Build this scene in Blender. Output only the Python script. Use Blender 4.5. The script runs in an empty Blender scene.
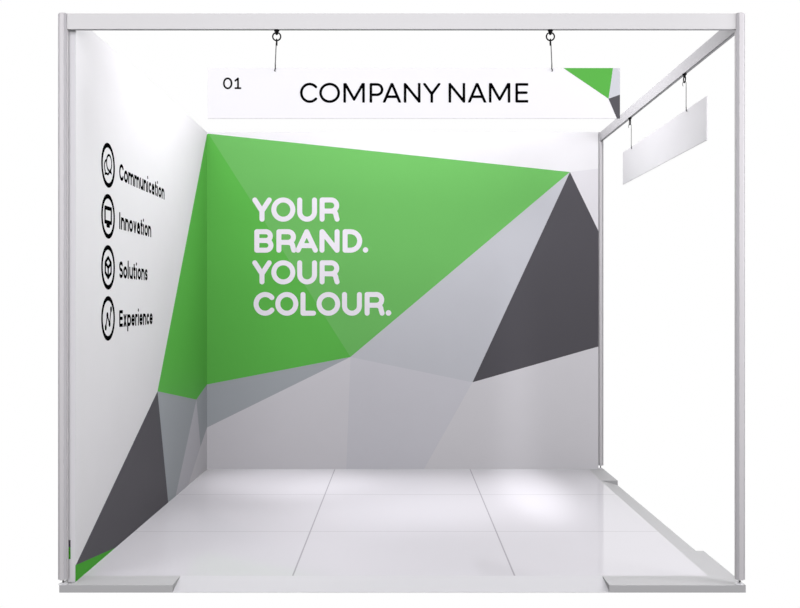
import bpy, bmesh, math
import numpy as np
from mathutils import Vector, Matrix

scn = bpy.context.scene
COL = scn.collection
PI = math.pi
F = 961.0            # focal length in pixels of an 800 px wide frame
VX, VY = 400.5, 303.0
CAMZ = 1.265
FLOOR = 0.032        # raised floor above the ground
YB = 7.13            # face of the back wall
XL = -1.436          # face of the left wall

# ------------------------------------------------------------------ materials
def principled(name, col, rough=0.5, spec=0.3, metal=0.0, bump=None):
    m = bpy.data.materials.new(name); m.use_nodes = True
    nt = m.node_tree; b = nt.nodes['Principled BSDF']
    b.inputs['Roughness'].default_value = rough
    b.inputs['Specular IOR Level'].default_value = spec
    b.inputs['Metallic'].default_value = metal
    tc = nt.nodes.new('ShaderNodeTexCoord')
    nz = nt.nodes.new('ShaderNodeTexNoise'); nz.inputs['Scale'].default_value = 6.0
    nz.inputs['Detail'].default_value = 3.0
    nt.links.new(tc.outputs['Object'], nz.inputs['Vector'])
    mx = nt.nodes.new('ShaderNodeMix'); mx.data_type = 'RGBA'
    mx.inputs['A'].default_value = (*[c * 0.985 for c in col], 1)
    mx.inputs['B'].default_value = (*[min(1, c * 1.015) for c in col], 1)
    nt.links.new(nz.outputs['Fac'], mx.inputs['Factor'])
    nt.links.new(mx.outputs['Result'], b.inputs['Base Color'])
    return m

def srgb(h):
    h = h.lstrip('#')
    o = []
    for i in (0, 2, 4):
        c = int(h[i:i+2], 16) / 255
        o.append(c / 12.92 if c <= 0.04045 else ((c + 0.055) / 1.055) ** 2.4)
    return tuple(o)

M = {}
M['white']   = principled('white_print', (0.856, 0.8509, 0.8591), 0.55, 0.15)
M['white2']  = principled('pale_grey_print', (0.7821, 0.7716, 0.7929), 0.55, 0.15)
M['edge']    = principled('white_panel_edge', (0.93, 0.92, 0.935), 0.5, 0.2)
M['panel']   = principled('white_panel', (0.8025, 0.7931, 0.808), 0.5, 0.2)
M['green_d'] = principled('deep_green_print', (0.0604, 0.4021, 0.0243), 0.55, 0.12)
M['green_m'] = principled('mid_green_print', (0.1172, 0.5105, 0.0749), 0.55, 0.12)
M['green_l'] = principled('light_green_print', (0.1655, 0.5285, 0.1249), 0.55, 0.12)
M['green_s'] = principled('sign_green_print', (0.0975, 0.4244, 0.0609), 0.55, 0.12)
M['dark']    = principled('charcoal_print', (0.0903, 0.0863, 0.0965), 0.55, 0.12)
M['silver']  = principled('silver_grey_print', (0.5872, 0.5976, 0.6316), 0.55, 0.15)
M['mid']     = principled('mid_grey_print', (0.6508, 0.6473, 0.6836), 0.55, 0.15)
M['pale']    = principled('light_grey_print', (0.7014, 0.6914, 0.7104), 0.55, 0.15)
M['warm']    = principled('warm_grey_print', (0.701, 0.6893, 0.7148), 0.55, 0.15)
M['slate']   = principled('slate_grey_print', (0.4163, 0.4449, 0.4666), 0.55, 0.12)
M['ash']     = principled('ash_grey_print', (0.60, 0.595, 0.63), 0.55, 0.12)
M['black']   = principled('black_lettering', (0.0015, 0.0015, 0.0018), 0.8, 0.0)
M['letter']  = principled('white_lettering', (0.93, 0.89, 0.95), 0.55, 0.15)
M['alu']     = principled('satin_aluminium', (0.6132, 0.5962, 0.6026), 0.45, 0.4, 0.0)
M['slot_shade']    = principled('grey_slot_shade', (0.56, 0.55, 0.565), 0.55, 0.2)  # groove shade put into the colour, a little darker than the post
M['alu_b']   = principled('satin_aluminium_beam', (0.6271, 0.6225, 0.6187), 0.45, 0.4, 0.0)
M['alu_side']   = principled('side_beam_aluminium', (0.63, 0.62, 0.635), 0.5, 0.3, 0.0)  # aluminium tone lowered to offset the extra light on the side beam
M['alu_d']   = principled('dark_aluminium', (0.40, 0.395, 0.42), 0.5, 0.3, 0.2)
M['trim']    = principled('grey_edge_trim', (0.4881, 0.4887, 0.4889), 0.55, 0.2)
M['ramp']    = principled('pale_ramp_trim', (0.5825, 0.5812, 0.5919), 0.55, 0.2)
M['steel']   = principled('steel_wire', (0.16, 0.16, 0.16), 0.5, 0.2, 0.0)
M['blackmt'] = principled('black_metal', (0.003, 0.003, 0.0035), 0.6, 0.08)
M['foot']    = principled('zinc_foot', (0.85, 0.85, 0.86), 0.4, 0.4, 0.0)

def floor_material():
    m = bpy.data.materials.new('glossy_white_floor_tiles'); m.use_nodes = True
    nt = m.node_tree; b = nt.nodes['Principled BSDF']
    N, L = nt.nodes.new, nt.links.new
    geo = N('ShaderNodeNewGeometry'); sep = N('ShaderNodeSeparateXYZ')
    L(geo.outputs['Position'], sep.inputs[0])
    def seam(out, at, w):
        s = N('ShaderNodeMath'); s.operation = 'SUBTRACT'; L(out, s.inputs[0]); s.inputs[1].default_value = at
        a = N('ShaderNodeMath'); a.operation = 'ABSOLUTE'; L(s.outputs[0], a.inputs[0])
        c = N('ShaderNodeMath'); c.operation = 'LESS_THAN'; L(a.outputs[0], c.inputs[0]); c.inputs[1].default_value = w
        return c.outputs[0]
    def mul(o, k):
        n = N('ShaderNodeMath'); n.operation = 'MULTIPLY'; L(o, n.inputs[0]); n.inputs[1].default_value = k
        return n.outputs[0]
    masks = [seam(sep.outputs['X'], -0.487, 0.0038), seam(sep.outputs['X'], 0.516, 0.0038),
             mul(seam(sep.outputs['Y'], 6.187, 0.0060), 0.55), mul(seam(sep.outputs['Y'], 5.188, 0.0050), 0.55)]
    cur = masks[0]
    for o in masks[1:]:
        n = N('ShaderNodeMath'); n.operation = 'MAXIMUM'; L(cur, n.inputs[0]); L(o, n.inputs[1]); cur = n.outputs[0]
    mx = N('ShaderNodeMix'); mx.data_type = 'RGBA'
    mx.inputs['A'].default_value = (0.6470, 0.6366, 0.6577, 1); mx.inputs['B'].default_value = (0.40, 0.39, 0.41, 1)
    L(cur, mx.inputs['Factor']); L(mx.outputs['Result'], b.inputs['Base Color'])
    b.inputs['Roughness'].default_value = 0.06
    b.inputs['IOR'].default_value = 1.17
    b.inputs['Specular IOR Level'].default_value = 0.5
    return m
M['floor'] = floor_material()

# ------------------------------------------------------------------ helpers
def link(name, bm, mats, parent=None, kind=None, smooth=None, origin=None):
    me = bpy.data.meshes.new(name)
    bmesh.ops.recalc_face_normals(bm, faces=bm.faces)
    if origin is not None:
        bmesh.ops.translate(bm, verts=bm.verts, vec=-Vector(origin))
    bm.to_mesh(me); bm.free()
    for m in (mats if isinstance(mats, list) else [mats]):
        me.materials.append(m)
    o = bpy.data.objects.new(name, me); COL.objects.link(o)
    if origin is not None: o.location = origin
    if parent: o.parent = parent
    if kind: o['kind'] = kind
    if smooth is not None:
        for p in me.polygons: p.use_smooth = True
        try: me.set_sharp_from_angle(angle=math.radians(smooth))
        except Exception: pass
    return o

def thing(name, label, cat, loc=(0, 0, 0), rz=0, group=None):
    o = bpy.data.objects.new(name, None); COL.objects.link(o)
    o.empty_display_size = 0.1
    o.location = loc; o.rotation_euler = (0, 0, rz)
    o['label'] = label; o['category'] = cat
    if group: o['group'] = group
    return o

def tag(o, label, cat, group=None):
    o['label'] = label; o['category'] = cat
    if group: o['group'] = group
    return o

def box(bm, x0, x1, y0, y1, z0, z1, bevel=0.0):
    r = bmesh.ops.create_cube(bm, size=1.0)
    for v in r['verts']:
        v.co = Vector((x0 + (v.co.x + .5) * (x1 - x0), y0 + (v.co.y + .5) * (y1 - y0), z0 + (v.co.z + .5) * (z1 - z0)))
    if bevel:
        es = list({e for v in r['verts'] for e in v.link_edges})
        bmesh.ops.bevel(bm, geom=es, offset=bevel, segments=2, affect='EDGES', profile=0.6)

def prism(bm, pts, vec, mi=0):
    """solid from a planar outline pushed along vec (pts is the visible face)"""
    a = [bm.verts.new(p) for p in pts]
    b = [bm.verts.new(Vector(p) + Vector(vec)) for p in pts]
    fs = [bm.faces.new(a), bm.faces.new(b[::-1])]
    n = len(a)
    for i in range(n):
        fs.append(bm.faces.new((a[i], b[i], b[(i + 1) % n], a[(i + 1) % n])))
    for f in fs: f.material_index = mi
    return fs

def lathe(bm, prof, seg=24, c=(0, 0, 0)):
    rings = []
    for r, z in prof:
        rings.append([bm.verts.new((c[0] + r * math.cos(2 * PI * i / seg), c[1] + r * math.sin(2 * PI * i / seg), c[2] + z)) for i in range(seg)])
    for a, b in zip(rings, rings[1:]):
        for i in range(seg):
            bm.faces.new((a[i], a[(i + 1) % seg], b[(i + 1) % seg], b[i]))
    bm.faces.new(rings[0][::-1]); bm.faces.new(rings[-1])

def tube(bm, pts, r, seg=10, closed=False):
    pts = [Vector(p) for p in pts]
    n = len(pts); rings = []
    up = None
    for i, p in enumerate(pts):
        if closed: t = pts[(i + 1) % n] - pts[i - 1]
        else: t = pts[min(i + 1, n - 1)] - pts[max(i - 1, 0)]
        t.normalize()
        if up is None:
            up = t.orthogonal().normalized()
        else:
            up = (up - t * up.dot(t)).normalized()
        s = t.cross(up)
        rings.append([bm.verts.new(p + (up * math.cos(2 * PI * k / seg) + s * math.sin(2 * PI * k / seg)) * r) for k in range(seg)])
    m = n if closed else n - 1
    for i in range(m):
        a, b = rings[i], rings[(i + 1) % n]
        off = 0
        if closed and i == n - 1:
            off = min(range(seg), key=lambda k: (a[0].co - b[k].co).length)
        for k in range(seg):
            bm.faces.new((a[k], a[(k + 1) % seg], b[(k + 1 + off) % seg], b[(k + off) % seg]))
    if not closed:
        bm.faces.new(rings[0][::-1]); bm.faces.new(rings[-1])

# photograph measurements turned into points of the stand's own planes
def pb(px, py, y=YB):                 # a plane facing the aisle at depth y
    return Vector(((px - VX) * y / F, y, CAMZ + (VY - py) * y / F))
def pl(px, py):                       # the left wall
    d = -XL * F / (VX - px)
    return Vector((XL, d, CAMZ + (VY - py) * d / F))

# ------------------------------------------------------------------ lettering: outlines traced from strokes
def arc(cx, cy, rx, ry, a0, a1, n=22):
    return [(cx + rx * math.cos(math.radians(a0 + (a1 - a0) * i / n)), cy + ry * math.sin(math.radians(a0 + (a1 - a0) * i / n))) for i in range(n + 1)]

def glyph(ch, w, h, r, e):
    """centre lines of a letter w by h with stroke half-width r; e = how far open ends run on (cut off by the box)"""
    l, R, b, t = r, w - r, r, h - r          # stroke centre limits
    m = h / 2
    if ch == 'C':
        return [arc(w*.55, m, w*.55 - r, m - r, 42, 318, 36)]
    if ch in 'O0':
        return [arc(w/2, m, w/2 - r, m - r, 0, 360, 44)]
    if ch == 'M':
        return [[(l, -e), (l, h - r*.6)], [(R, -e), (R, h - r*.6)], [(l + r*.35, t + e*.5), (w/2, h*.16), (R - r*.35, t + e*.5)]]
    if ch == 'P':
        q = (t + h*.40) / 2; rr = (t - h*.40) / 2
        return [[(l, -e), (l, t)], [(l, t)] + [(R - rr, t)] + arc(R - rr, q, rr, rr, 90, -90) + [(l, h*.40)]]
    if ch == 'A':
        k = h * .30
        return [[(l*.9 - e*.4, -e if e else b), (w/2, h - r*(.4 if e else 1)), (w - l*.9 + e*.4, -e if e else b)], [(w*.20, k), (w*.80, k)]]
    if ch == 'N':
        return [[(l, b - e), (l, t + e*.3)], [(R, t + e), (R, b - e*.3)], [(l + r*.1, t), (R - r*.1, b)]]
    if ch == 'Y':
        return [[(l - e*.6, t + e), (w/2, h*.44), (w - l + e*.6, t + e)], [(w/2, h*.44), (w/2, b - e)]]
    if ch == 'E':
        return [[(R + e, t), (l, t), (l, b), (R + e, b)], [(l, h*.51), (R - .08*w + e*.3, h*.51)]]
    if ch == '1':
        return [[(w*.52, b), (w*.52, t), (w*.08, h*.72)], [(0, b), (w, b)]]
    if ch == 'U':
        q = w/2 - r
        return [[(l, t + e), (l, q + r)] + arc(w/2, q + r, q, q, 180, 360) + [(R, t + e)]]
    if ch == 'R':
        y1 = h * .44; q = (t + y1) / 2; rr = (t - y1) / 2
        return [[(l, b - e), (l, t), (R - rr, t)] + arc(R - rr - .02*w, q, rr, rr, 90, -90) + [(l, y1)],
                [(R - rr*1.2, y1)] + arc(R - rr*1.05, y1 - rr*.75, rr*.85, rr*.75, 90, 0) + [(R - rr*.15, b + rr*.5), (R, b - e)]]
    if ch == 'B':
        y1 = h * .52; q1 = (t + y1)/2; r1 = (t - y1)/2; q2 = (b + y1)/2; r2 = (y1 - b)/2
        return [[(l, b), (l, t), (R - r1 - .03*w, t)] + arc(R - r1 - .03*w, q1, r1, r1, 90, -90) + [(l, y1)],
                [(R - r2, y1)] + arc(R - r2, q2, r2, r2, 90, -90) + [(l, b)]]
    if ch == 'D':
        rr = (t - b)/2; rx = min(rr, (R - l)*.72)
        return [[(l, b), (l, t), (R - rx, t)] + arc(R - rx, m, rx, rr, 90, -90) + [(l, b)]]
    if ch == 'L':
        return [[(l, t + e), (l, b), (R + e, b)]]
    if ch == 'I':
        return [[(l, -e), (l, h + e)]]
    if ch == 'S':
        rx = w/2 - r; r1 = (t - m)/2
        return [arc(w/2, m + r1, rx, r1, 35, 270, 22) + arc(w/2, m - r1, rx, r1, 90, -145, 22)]
    # ---- lower case: h is the cap height, x is the x-height
    x = h * .74; xt = x - r; xm = x / 2
    if ch == 'o': return [arc(w/2, xm, w/2 - r, xm - r, 0, 360, 36)]
    if ch == 'c': return [arc(w/2 + .03*w, xm, w/2 - r, xm - r, 50, 310, 28)]
    if ch == 'e': return [[(l, xm), (R, xm)] + arc(w/2, xm, w/2 - r, xm - r, 0, 315, 32)]
    if ch == 'n':
        q = w/2 - r
        return [[(l, -e), (l, x - r*.3)], [(l, xt - q)] + arc(w/2, xt - q, q, q, 180, 0) + [(R, -e)]]
    if ch == 'm':
        q = (w - 2*r)/4
        return [[(l, -e), (l, x - r*.3)], [(l, xt - q)] + arc(l + q, xt - q, q, q, 180, 0) + [(l + 2*q, -e)],
                [(l + 2*q, xt - q)] + arc(l + 3*q, xt - q, q, q, 180, 0) + [(R, -e)]]
    if ch == 'u':
        q = w/2 - r
        return [[(R, -e), (R, x)], [(l, x)] + [(l, b + q)] + arc(w/2, b + q, q, q, 180, 360)]
    if ch == 'i': return [[(l, -e), (l, x - r)], [(l, h*.97), (l, h*.98)]]
    if ch == 'l': return [[(l, -e), (l, h*1.02)]]
    if ch == 't': return [[(w*.40, h*.93), (w*.40, b + .2*w)] + arc(w*.40 + .25*w, b + .2*w, .25*w, .2*w, 180, 290), [(0, xt), (w, xt)]]
    if ch == 'a':
        ry = xm*.52
        return [arc(w/2 - .02*w, xt - w*.33, w*.40 - r*.6, w*.33, 155, 0, 18) + [(R, -e)],
                arc(w/2 - .02*w, b + ry*.86, w/2 - r, ry*.86, 60, 360, 26), [(w*.5, x*.62), (R, x*.62)]]
    if ch == 'v': return [[(l*.8, x + e), (w/2, b*.6), (w - l*.8, x + e)]]
    if ch == 's':
        rx = w/2 - r; r1 = (xt - xm)/2
        return [arc(w/2, xm + r1, rx, r1, 35, 270, 18) + arc(w/2, xm - r1, rx, r1, 90, -145, 18)]
    if ch == 'x': return [[(l*.7, x + e), (w - l*.7, -e)], [(l*.7, -e), (w - l*.7, x + e)]]
    if ch == 'p': return [[(l, -h*.30), (l, x - r*.3)], arc(w/2, xm, w/2 - r, xm - r, 0, 360, 36)]
    if ch == 'r': return [[(l, -e), (l, x - r*.3)], [(l, xt - w*.45)] + arc(l + w*.55, xt - w*.45, w*.55, w*.45, 180, 85)]
    return []

def sdf_seg(X, Y, strokes, r):
    d = np.full(X.shape, 1e9)
    for s in strokes:
        for (ax, ay), (bx, by) in zip(s, s[1:]):
            vx, vy = bx - ax, by - ay
            L2 = vx*vx + vy*vy
            if L2 < 1e-14: tt = 0.0
            else: tt = np.clip(((X - ax)*vx + (Y - ay)*vy)/L2, 0, 1)
            d = np.minimum(d, np.hypot(X - ax - tt*vx, Y - ay - tt*vy))
    return d - r

def contour(bm, fn, x0, x1, y0, y1, n, place):
    """fill the region fn < 0 inside a rectangle with flat faces (marching squares)"""
    st = (y1 - y0)/n
    nx = max(2, int(math.ceil((x1 - x0)/st)))
    xs = x0 + st*np.arange(-1, nx + 2); ys = y0 + st*np.arange(-1, n + 2)
    X, Y = np.meshgrid(xs, ys)
    V = fn(X, Y)
    V[np.abs(V) < 1e-9] = 1e-9
    cache = {}
    def vert(p):
        k = (round(p[0], 7), round(p[1], 7))
        if k not in cache: cache[k] = bm.verts.new(place(*k))
        return cache[k]
    H, W = V.shape
    for j in range(H - 1):
        i = 0
        while i < W - 1:
            c = [(i, j), (i+1, j), (i+1, j+1), (i, j+1)]
            v = [V[q[1], q[0]] for q in c]
            ins = [q < 0 for q in v]
            if all(ins):
                k = i
                while k + 1 < W - 1 and V[j, k+2] < 0 and V[j+1, k+2] < 0: k += 1
                pts = [(xs[i], ys[j]), (xs[k+1], ys[j]), (xs[k+1], ys[j+1]), (xs[i], ys[j+1])]
                bm.faces.new([vert(p) for p in pts]); i = k + 1; continue
            if any(ins):
                pts = []
                for q in range(4):
                    a, b_ = c[q], c[(q+1) % 4]; va, vb = v[q], v[(q+1) % 4]
                    if va < 0: pts.append((xs[a[0]], ys[a[1]]))
                    if (va < 0) != (vb < 0):
                        t = va/(va - vb)
                        pts.append((xs[a[0]] + t*(xs[b_[0]] - xs[a[0]]), ys[a[1]] + t*(ys[b_[1]] - ys[a[1]])))
                vs = []
                for p in pts:
                    q = vert(p)
                    if q not in vs: vs.append(q)
                if len(vs) >= 3:
                    try: bm.faces.new(vs)
                    except ValueError: pass
            i += 1

def letter(bm, ch, x, y, w, h, r, rounded, place, n=40):
    e = 0.0 if rounded else r*1.3
    if ch == '.':
        contour(bm, lambda X, Y: np.hypot(X - w/2, Y - w/2) - w/2, 0, w, 0, w, 16, lambda a, b: place(a + x, b + y)); return
    st = glyph(ch, w, h, r, e)
    lo = -h*.3 if ch == 'p' else -.001*h
    hi = h*(1.12 if ch in 'il' else .96 if ch == 't' else .741 if ch in 'ocenmuavsxpr' else 1.001)
    def fn(X, Y):
        d = sdf_seg(X, Y, st, r)
        if not rounded:
            d = np.maximum(d, np.maximum(np.maximum(-X, X - w), np.maximum(lo - Y, Y - hi)))
        return d
    contour(bm, fn, 0, w, lo, hi, n, lambda a, b: place(a + x, b + y))

def vinyl(name, bm, mat, parent, nrm):
    """lettering foil: the flat outline given a millimetre of thickness"""
    for f in bm.faces:
        f.normal_update()
        if f.normal.dot(Vector(nrm)) < 0: f.normal_flip()
    me = bpy.data.meshes.new(name); bm.to_mesh(me); bm.free(); me.materials.append(mat)
    o = bpy.data.objects.new(name, me); COL.objects.link(o); o.parent = parent
    s = o.modifiers.new('thickness', 'SOLIDIFY'); s.thickness = 0.0008; s.offset = -1
    return o

# ------------------------------------------------------------------ floor
bm = bmesh.new()
box(bm, -1.500, 1.389, 4.345, 7.17, 0.0, FLOOR)
link('floor', bm, M['floor'], kind='structure')

# ------------------------------------------------------------------ back wall with its printed graphic
ZT = CAMZ + 1.268
bm = bmesh.new(); box(bm, -1.470, 1.4685, YB + .002, YB + .034, FLOOR, ZT)
wall_b = link('wall_back', bm, M['panel'], kind='structure')
right = 1.4685 * F / YB + VX
C  = (VX + XL*F/YB, 134.0)
L0 = C[0]
bot = VY + (CAMZ - FLOOR)*F/YB
top = VY - 1.268*F/YB
P1, P2, P3 = (570, 172), (350.5, 357), (472.5, 382.3)
bm = bmesh.new()
facets = [
    ([(L0, top), (right, top), (right, 168.5), P1, (L0 + 1.5, 133.6)], 'white'),
    ([P1, (right, 168.5), (right, 231)], 'white2'),
    ([(L0, 134.4), (L0 + 1.5, 133.6), P2, (L0, 384.5)], 'green_m'),
    ([(L0 + 1.5, 133.6), P1, P2], 'green_l'),
    ([P1, P3, P2], 'silver'),
    ([P1, (right, 231), (right, 346.5), P3], 'dark'),
    ([P3, (right, 346.5), (right, bot), (424, bot)], 'pale'),
    ([P2, P3, (424, bot), (346.2, bot)], 'mid'),
    ([(L0, 384.5), P2, (L0, 427.5)], 'slate'),
    ([(L0, 427.5), P2, (346.2, bot), (L0, bot)], 'warm'),
    ([(L0, top), (L0 + 1.5, 133.6), (L0, 134.4)], 'white'),
]
names = []
for pts, k in facets:
    if k not in names: names.append(k)
    prism(bm, [pb(*p) for p in pts], (0, .002, 0), names.index(k))
link('graphic_print', bm, [M[k] for k in names], wall_b)

def px_letters(name, items, y, r_px, rounded, mat, parent, n=40):
    """items: (char, x0, x1, ytop, ybottom) in photograph pixels on the plane at depth y"""
    s = y / F
    bm = bmesh.new()
    for ch, x0, x1, yt, ybm in items:
        letter(bm, ch, (x0 - VX)*s, CAMZ + (VY - ybm)*s, (x1 - x0)*s, (ybm - yt)*s, r_px*s, rounded,
               lambda a, b: Vector((a, y - .0008, b)), n)
    return vinyl(name, bm, mat, parent, (0, -1, 0))

sl = [('YOUR', [(252.3, 271.7), (271.3, 295.3), (297.2, 317), (319.6, 339.6)], 197.5, 221.7),
      ('BRAND.', [(254.3, 273.4), (276.4, 296.3), (295.8, 317.6), (319.5, 339.6), (342.6, 362.2), (362.8, 368.2)], 229.2, 252.7),
      ('YOUR', [(252.3, 271.7), (271.3, 295.3), (297.2, 317), (319.6, 339.6)], 260.3, 284.4),
      ('COLOUR.', [(253.6, 274.6), (275.3, 298.3), (300.5, 316), (316.6, 340.2), (342, 361.9), (364.6, 384.6), (385.7, 391.3)], 292.0, 315.7)]
for word, ext, y0, y1 in sl:
    it = [(c, a, b, (y1 - 5.4) if c == '.' else y0, y1) for c, (a, b) in zip(word, ext)]
    px_letters('lettering', it, YB, 2.5, True, M['letter'], wall_b)

# ------------------------------------------------------------------ left wall with its printed graphic, icons and words
YF = 4.25
bm = bmesh.new(); box(bm, -1.4705, XL - .002, YF, YB, FLOOR, ZT)
wall_l = link('wall_left', bm, M['edge'], kind='structure')
zf = FLOOR
def fl(px):                            # the foot of the left wall at image column px
    d = -XL * F / (VX - px); return Vector((XL, d, zf))
bm = bmesh.new()
Q1, Q2 = pl(157.5, 391.3), pl(196.4, 399.6)
c0, c1, c2 = pl(L0, 134.4), pl(L0, 384.5), pl(L0, 427.5)
K = pl(200.5, 446.5)
f0, f1, f2, f3 = fl(115.6), fl(168.2), fl(175.6), fl(188.3)
g0 = Vector((XL, YF, pl(76.0, 565).z)); g1 = Vector((XL, YF, zf)); gc = Vector((XL, YB, zf))
tl, tr = Vector((XL, YF, ZT)), Vector((XL, YB, ZT))
facets = [([tl, tr, c0, Q1, g0], 'white'), ([c0, c1, Q2, Q1], 'green_m'), ([g0, Q1, f1, f0], 'dark'),
          ([g0, f0, g1], 'green_d'), ([Q1, Q2, f2, f1], 'slate'), ([Q2, K, f3, f2], 'ash'),
          ([Q2, c1, c2, K], 'slate'), ([K, c2, gc, f3], 'warm')]
names = []
for pts, k in facets:
    if k not in names: names.append(k)
    prism(bm, pts, (-.002, 0, 0), names.index(k))
link('graphic_print', bm, [M[k] for k in names], wall_l)
# the print's returned edge shows beside the post
bm = bmesh.new()
def ez(py): return CAMZ + (VY - py)*YF/F
for z0, z1, mi in ((ez(547), ez(540), 0), (ez(559), ez(547), 1)):
    n0 = len(bm.faces); box(bm, -1.4685, -1.4590, YF - .001, YF, z0, z1)
    bm.faces.ensure_lookup_table()
    for f in bm.faces[n0:]: f.material_index = mi
link('print_return', bm, [M['dark'], M['green_d']], wall_l)

def wl(u, v): return Vector((XL + .0008, u, v))
WID = {'C': .66, 'o': .60, 'm': .92, 'u': .57, 'n': .57, 'i': .19, 'c': .50, 'a': .53, 't': .38, 'I': .19, 'v': .56,
       'S': .56, 'l': .19, 's': .46, 'E': .54, 'x': .55, 'p': .60, 'e': .56, 'r': .38}
CAP = 0.0865
def wall_word(word, u0, width, base):
    gap = .085
    tot = sum(WID[c] for c in word) + gap*(len(word) - 1)
    k = width/tot
    bm = bmesh.new(); u = u0
    for c in word:
        w = WID[c]*k
        letter(bm, c, u, base, w, CAP, .0086, False, wl, 34)
        u += w + gap*k
    return vinyl('lettering', bm, M['black'], wall_l, (1, 0, 0))

def icon(kind, uc, vc):
    R = .1095
    S, r = [], .06*R
    if kind == 'chat':
        S = [arc(.14, .12, .37, .36, -60, 225, 40) + [(-.06, -.18), (.20, -.24), (.47, -.30), (.33, -.17)],
             arc(-.2, -.10, .34, .30, 110, 218, 16) + [(-.43, -.30), (-.46, -.44), (-.25, -.39)] + arc(-.12, -.12, .34, .29, 260, 330, 14)]
        r = .052
    elif kind == 'screen':
        S = [[(-.46, .36), (.46, .36), (.46, -.27), (-.46, -.27), (-.46, .36)], [(0, -.27), (0, -.42)], [(-.16, -.42), (.16, -.42)]]
        r = .088
    elif kind == 'cube':
        S = [[(0, .44), (.43, .21), (.43, -.24), (0, -.46), (-.43, -.24), (-.43, .21), (0, .44)],
             [(-.43, .21), (0, -.02), (.43, .21)], [(0, -.02), (0, -.46)]]
        r = .08
    else:
        nd = [(-.36, -.40), (-.12, .14), (.20, -.25), (.42, .40)]
        S = [nd] + [arc(a, b, .075, .085, 0, 360, 14) for a, b in nd]
        r = .055
    bm = bmesh.new()
    def fn(X, Y):
        ring = np.abs(np.hypot(X, Y) - .895) - .105
        return np.minimum(ring, sdf_seg(X, Y, S, r))
    contour(bm, fn, -1, 1, -1, 1, 120, lambda a, b: wl(uc + a*R, vc + b*R))
    return vinyl('icon', bm, M['black'], wall_l, (1, 0, 0))

for k, (word, wdt, ic) in enumerate((('Communication', .938, 'chat'), ('Innovation', .627, 'screen'),
                                     ('Solutions', .546, 'cube'), ('Experience', .658, 'graph'))):
    zc = 1.9410 - .2505*k
    icon(ic, 4.720, zc)
    wall_word(word, 4.906, wdt, zc - .0475)

# ------------------------------------------------------------------ aluminium posts
def post(label, x, y, z0, z1, half=.020, tube_h=None):
    t = thing('aluminium_post', label, 'post', (x, y, FLOOR), 0, 'posts of the stand frame')
    bm = bmesh.new()
    oc = []
    a = half; c = half*.4142
    out = [(c, -a), (a, -c), (a, c), (c, a), (-c, a), (-a, c), (-a, -c), (-c, -a)]
    prof, slots = [], []
    for i in range(8):
        p, q = Vector(out[i]), Vector(out[(i + 1) % 8])
        prof.append(p)
        if i % 2 == 0:                  # the slanted sides carry the system groove
            n = Vector(((p + q)/2)).normalized()*-.0045
            g0, g1 = p.lerp(q, .08), p.lerp(q, .92)
            prof += [g0, g0 + n, g1 + n, g1]
            slots.append([g0 + n*.3, g0 + n*.98, g1 + n*.98, g1 + n*.3])
    prism(bm, [(v.x, v.y, z0 - FLOOR) for v in prof], (0, 0, z1 - z0))
    link('profile', bm, M['alu'], t)
    for sl_ in slots:
        bm = bmesh.new(); prism(bm, [(v.x, v.y, z0 - FLOOR + .001) for v in sl_], (0, 0, z1 - z0 - .002))
        link('groove_shade', bm, M['slot_shade'], t)  # painted shade: a grey strip laid in each groove
    bm = bmesh.new(); lathe(bm, [(.0, z1 - FLOOR), (a*.93, z1 - FLOOR), (a*.93, z1 - FLOOR + .002), (a*.7, z1 - FLOOR + .003)][1:], 8)
    link('end_cap', bm, M['alu'], t)
    bm = bmesh.new(); lathe(bm, [(.0042, .004), (.0042, z0 - FLOOR)], 16)
    link('levelling_screw', bm, M['steel'], t, smooth=40)
    bm = bmesh.new(); lathe(bm, [(half*.98, 0), (half*.98, .0025), (half*.5, .006), (.006, .008)], 28)
    link('foot', bm, M['foot'], t, smooth=40)
    return t
ZP = CAMZ + 1.2670
post('satin aluminium corner post at the front end of the printed left wall', -1.479, 4.215, FLOOR + .022, ZP)
post('satin aluminium corner post at the open front right corner, carrying both beams', 1.488, 4.215, FLOOR + .022, ZP)
post('satin aluminium post at the right end of the back wall', 1.4885, 7.150, FLOOR + .026, ZP, .0195)

# ------------------------------------------------------------------ beams
BZ0, BZ1 = CAMZ + 1.1985, CAMZ + 1.2675
def beam(name, label, x0, x1, y0, y1, z0, z1, along, mat):
    t = thing(name, label, 'beam', ((x0+x1)/2, (y0+y1)/2, z0))
    off = -Vector(t.location)
    bm = bmesh.new(); box(bm, x0, x1, y0, y1, z0, z1, .0012)
    bmesh.ops.translate(bm, verts=bm.verts, vec=off)
    link('profile', bm, mat, t)
    bm = bmesh.new()
    if along == 'x': box(bm, x0 + .01, x1 - .01, y0 + .004, y1 - .004, z0 - .0012, z0 + .0005)
    else: box(bm, x0 + .004, x1 - .004, y0 + .01, y1 - .01, z0 - .0012, z0 + .0005)
    bmesh.ops.translate(bm, verts=bm.verts, vec=off)
    link('underside_strip', bm, M['alu_d'], t)  # darker strip along the underside of the beam
    return t
beam('front_beam', 'wide aluminium crossbeam spanning the open front between two posts', -1.4590, 1.4680, 4.205, 4.226, BZ0, BZ1, 'x', M['alu_b'])
beam('side_beam', 'aluminium crossbeam running back along the open right side', 1.4810, 1.5010, 4.2355, 7.1300, CAMZ + 1.201, CAMZ + 1.267, 'y', M['alu_side'])

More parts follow.
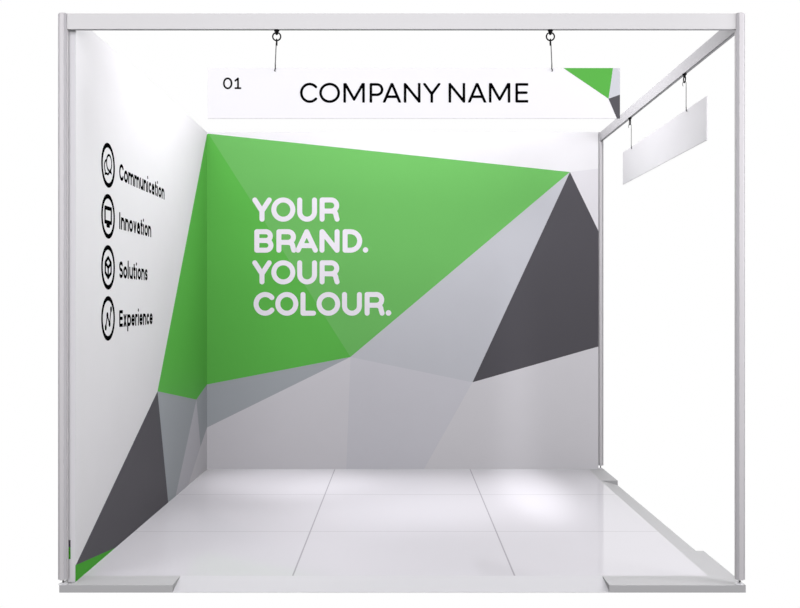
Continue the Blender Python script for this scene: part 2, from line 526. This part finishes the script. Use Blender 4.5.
# ------------------------------------------------------------------ name boards
SY = 4.2125
sign = thing('name_board', 'white fascia sign with company name text and green corner, hung from front beam', 'sign',
             ((413.75 - VX)*SY/F, SY, CAMZ + (VY - 118.5)*SY/F))
def into(o, t): o.matrix_parent_inverse = Matrix.Translation(t.location).inverted(); return o
a, b = pb(207.5, 68, SY), pb(620, 118.5, SY)
bm = bmesh.new(); box(bm, a.x, b.x, SY + .0006, SY + .006, b.z, a.z)
into(link('board', bm, M['white'], sign), sign)
bm = bmesh.new(); names = []
for pts, k in (([(563.3, 68), (613, 68), (608.5, 98.7)], 'green_s'),
               ([(613, 68), (616.2, 68), (620, 72.5), (620, 94.6), (608.5, 98.7)], 'silver'),
               ([(616.2, 68), (620, 68), (620, 72.5)], 'mid'),
               ([(608.5, 98.7), (620, 94.6), (620, 118.5), (617, 118.5)], 'dark')):
    names.append(k); prism(bm, [pb(px, py, SY) for px, py in pts], (0, .0006, 0), len(names) - 1)
into(link('corner_print', bm, [M[k] for k in names], sign), sign)
ct, cb = 83.1, 102.6
it = [('C', 300.0, 317.6, 82.8, 102.9), ('O', 319.3, 340.0, 82.8, 102.9), ('M', 343.4, 364.8, ct, cb), ('P', 369.6, 383.4, ct, cb),
      ('A', 382.7, 401.2, ct, cb), ('N', 403.8, 420.5, ct, cb), ('Y', 423.2, 440.4, ct, cb), ('N', 448.6, 465.2, ct, cb),
      ('A', 467.8, 486.4, ct, cb), ('M', 488.9, 510.3, ct, cb), ('E', 515.4, 528.2, ct, cb)]
into(px_letters('lettering', it, SY, 1.28, False, M['black'], sign), sign)
it = [('0', 223.0, 232.4, 77.5, 89.2), ('1', 234.6, 241.2, 77.6, 89.0)]
into(px_letters('number', it, SY, .85, False, M['black'], sign), sign)

side = thing('name_board', 'blank white sign board hung from the right side beam', 'sign', (1.5000, 5.588, CAMZ + .797))
bm = bmesh.new(); box(bm, -.0025, .0025, -.885, .885, 0, .2165, .0008)
link('board', bm, M['panel'], side)

# ------------------------------------------------------------------ hangers
def hanger(label, x, y, zb, drop, rz, lean, front):
    """clamp under a beam, split ring, and a hooked wire down to the board; local x runs along the beam"""
    t = thing('sign_hanger', label, 'hanger', (x, y, zb), rz, 'hangers under the beams')
    bm = bmesh.new()
    lathe(bm, [(.0035, -.0215), (.0066, -.017), (.0072, -.009), (.0105, -.0055), (.0118, -.004), (.0118, 0)], 24)
    link('clamp', bm, M['blackmt'], t, smooth=40)
    rc, rr = -.0285, .0175
    bm = bmesh.new(); tube(bm, [(rr*math.cos(q), 0, rc + rr*math.sin(q)) for q in [2*PI*i/36 for i in range(36)]], .0032, 10, True)
    link('ring', bm, M['blackmt'], t, smooth=60)
    zr = rc - rr + .0062           # top of the bend inside the ring
    g = .0085
    hook = [(0, g*.8, zr - .026), (0, g*1.15, zr - .020), (0, g*1.15, zr - .009)] + \
           [(0, g*math.cos(q), zr - .0085 + .0085*math.sin(q)) for q in [PI*i/10 for i in range(1, 10)]] + [(0, -g, zr - .010)]
    end = zr - drop
    bm = bmesh.new(); tube(bm, hook + [(lean*.25, -g, zr - .030)], .0024 if front else .0018, 8)
    link('top_hook', bm, M['blackmt'] if front else M['steel'], t, smooth=60)
    yb = -.0063 if front else -.0085       # just in front of the board
    bm = bmesh.new()
    tube(bm, [(lean*.25, -g, zr - .030), (lean*.9, yb, end + .022)], .0024 if front else .0020, 8)
    link('wire', bm, M['steel'], t, smooth=60)
    s = 1 if lean >= 0 else -1
    bm = bmesh.new()
    if front:
        tube(bm, [(lean*.9, yb, end + .028), (lean*.9, yb, end + .010), (lean*.9, yb, end + .003),
                  (lean*.9 + s*.003, yb + .0005, end - .003), (lean*.9 + s*.001, yb + .004, end - .007)], .0024, 8)
    else:
        tube(bm, [(0, yb, end + .022), (0, yb - .0005, end + .005), (-.003, yb - .001, end + .001), (-.011, yb, end - .0015), (-.016, yb + .002, end - .001)], .0023, 8)
    link('end_hook', bm, M['blackmt'], t, smooth=60)
    return t
hz = BZ0 - .0012
hanger('ring hanger near the left end of the front beam, above number 01', (276.7 - VX)*4.215/F, 4.2155, hz, 0.135, 0, -.006, True)
hanger('ring hanger at the right of the front beam, beside the sign\'s green corner', (550.4 - VX)*4.215/F, 4.2155, hz, 0.135, 0, .006, True)
sz = CAMZ + 1.201 - .0012
hanger('ring hanger on the side beam nearer the front right post', 1.4865, 5.030, sz, .156, PI/2, 0, False)
hanger('ring hanger on the side beam nearer the back wall', 1.4865, 6.225, sz, .160, PI/2, 0, False)

# ------------------------------------------------------------------ floor edging: ramps and corner blocks
bm = bmesh.new()
prism(bm, [(-.9955, 4.345, FLOOR), (-.9955, 4.345, 0), (-.9955, 4.197, 0), (-.9955, 4.197, .002)], (1.9075, 0, 0))
tag(link('edge_ramp', bm, M['ramp'], origin=(0, 4.27, 0)), 'long light grey sloping ramp edging along the front of the floor', 'ramp')
bm = bmesh.new()
prism(bm, [(1.389, 4.782, FLOOR), (1.389, 4.782, 0), (1.505, 4.782, 0), (1.505, 4.782, .002)], (0, 1.888, 0))
tag(link('edge_ramp', bm, M['trim'], origin=(1.45, 5.7, 0)), 'grey sloping ramp edging along the right side of the floor', 'ramp')
def block(label, outline):
    bm = bmesh.new()
    prism(bm, [(x, y, FLOOR) for x, y in outline], (0, 0, -FLOOR))
    cx = sum(p[0] for p in outline)/len(outline); cy = sum(p[1] for p in outline)/len(outline)
    return tag(link('edge_block', bm, M['trim'], origin=(cx, cy, 0)), label, 'floor edging', 'level blocks of the floor edging')
block('flat grey edging block under the front left post', [(-1.4905, 4.197), (-.9955, 4.197), (-.9955, 4.345), (-1.4905, 4.345)])
block('grey L-shaped corner block under the front right post', [(.912, 4.197), (1.508, 4.197), (1.508, 4.782), (1.389, 4.782), (1.389, 4.345), (.912, 4.345)])
block('short grey edging block at the back right, under the back post', [(1.389, 6.670), (1.508, 6.670), (1.508, 7.175), (1.389, 7.175)])

# ------------------------------------------------------------------ light: a white studio ahead, dimmer behind the viewer, unseen lamps around the stand
w = bpy.data.worlds.new('studio'); scn.world = w; w.use_nodes = True
nt = w.node_tree; bg = nt.nodes['Background']
tc = nt.nodes.new('ShaderNodeTexCoord'); sp = nt.nodes.new('ShaderNodeSeparateXYZ')
nt.links.new(tc.outputs['Generated'], sp.inputs[0])
mr = nt.nodes.new('ShaderNodeMapRange'); mr.interpolation_type = 'SMOOTHSTEP'
mr.inputs['From Min'].default_value = -0.20; mr.inputs['From Max'].default_value = 0.62
mr.inputs['To Min'].default_value = 0.22; mr.inputs['To Max'].default_value = 1.0
nt.links.new(sp.outputs['Y'], mr.inputs['Value'])
nt.links.new(mr.outputs['Result'], bg.inputs['Strength'])
bg.inputs['Color'].default_value = (1, 1, 1, 1)

def area(name, loc, aim, sx, sy, power, col=(1, 1, 1), spread=180):
    l = bpy.data.lights.new(name, 'AREA'); l.shape = 'RECTANGLE'; l.size = sx; l.size_y = sy; l.energy = power; l.color = col
    l.spread = math.radians(spread)
    o = bpy.data.objects.new(name, l); COL.objects.link(o); o.location = loc
    o.rotation_euler = (Vector(aim) - Vector(loc)).to_track_quat('-Z', 'Y').to_euler()
    return o
def spot(name, loc, aim, radius, cone, power, stretch=1.0):
    l = bpy.data.lights.new(name, 'SPOT'); l.shadow_soft_size = radius; l.energy = power; l.color = (1.0, 0.985, 1.03)
    l.spot_size = cone; l.spot_blend = 1.0
    o = bpy.data.objects.new(name, l); COL.objects.link(o); o.location = loc
    o.rotation_euler = (Vector(aim) - Vector(loc)).to_track_quat('-Z', 'Y').to_euler()
    o.scale = (1.0, stretch, 1.0)
    return o
LIGHTS = [  # no lamp here is seen; the fills are added to brighten parts
    ('fill_front_near', (0.0, 2.1, 3.0), (0, 4.2, 1.5), 3.0, 0.7, 21.5),  # unseen fill, added to brighten the front frame and sign
    ('fill_behind_viewer', (0.0, -2.5, 2.0), (0, 5, 1.3), 3.0, 2.0, 204.5),  # unseen frontal fill, added behind the camera
    ('fill_left', (-3.2, 2.2, 2.6), (-1, 5, 1.3), 1.2, 1.6, 30.0),  # unseen fill, added from the left front
    ('softbox_wall_top', (0.6, 6.3, 3.9), (0.6, 6.8, 0.0), 1.6, 0.8, 44.8),
    ('spot_floor', (0.1, 6.15, 4.2), (0.1, 6.15, 0), 0.3, 0.56, 312.5),
    ('spot_floor_right', (0.86, 6.35, 4.2), (0.86, 6.40, 0), 0.12, 0.135, 350.0),
    ('spot_fill_left', (-0.75, 6.55, 4.2), (-0.80, 6.65, 0), 0.2, 0.38, 340.0),  # fill added to lift the dark back left floor
    ('spot_fill_front', (-0.95, 5.1, 4.2), (-0.95, 4.95, 0), 0.3, 0.60, 130.0),  # fill added to lift the front left floor
    ('fill_left_close', (-0.95, 5.6, 3.5), (-1.43, 5.7, 1.2), 0.4, 2.4, 37.0),  # unseen fill, added to brighten the upper left wall
    ('fill_right', (3.2, 3.4, 2.2), (-1.45, 5.2, 1.2), 1.0, 1.6, 44.0),  # unseen fill, added to lift the left wall and its edge
    ('fill_side_sign', (-0.2, 5.55, 3.45), (1.49, 5.55, 2.0), 0.4, 2.6, 5.2),  # unseen fill, added to brighten the side board
]
for nm, loc, aim, sx, sy, pw in LIGHTS:
    if nm.startswith('spot'): spot(nm, loc, aim, sx, sy, pw, 5.0 if nm == 'spot_floor_right' else 1.0)
    else: area(nm, loc, aim, sx, sy, pw, (1.0, 0.985, 1.03), 70 if nm == 'fill_side_sign' else 180)

# ------------------------------------------------------------------ camera
cam = bpy.data.cameras.new('camera'); co = bpy.data.objects.new('camera', cam); COL.objects.link(co)
co.location = (0, 0, CAMZ); co.rotation_euler = (PI/2, 0, 0)
cam.sensor_fit = 'HORIZONTAL'; cam.sensor_width = 36.0; cam.lens = F/800*36.0
cam.shift_x = -0.5/800; cam.shift_y = -1.0/800
cam.clip_start = 0.05
scn.camera = co
scn.cycles.diffuse_bounces = 0        # the picture is lit by its lamps alone, without light passed between surfaces
vs = scn.view_settings
vs.view_transform = 'Standard'; vs.look = 'None'; vs.exposure = 0.0; vs.gamma = 1.0
try: vs.use_curve_mapping = False
except Exception: pass
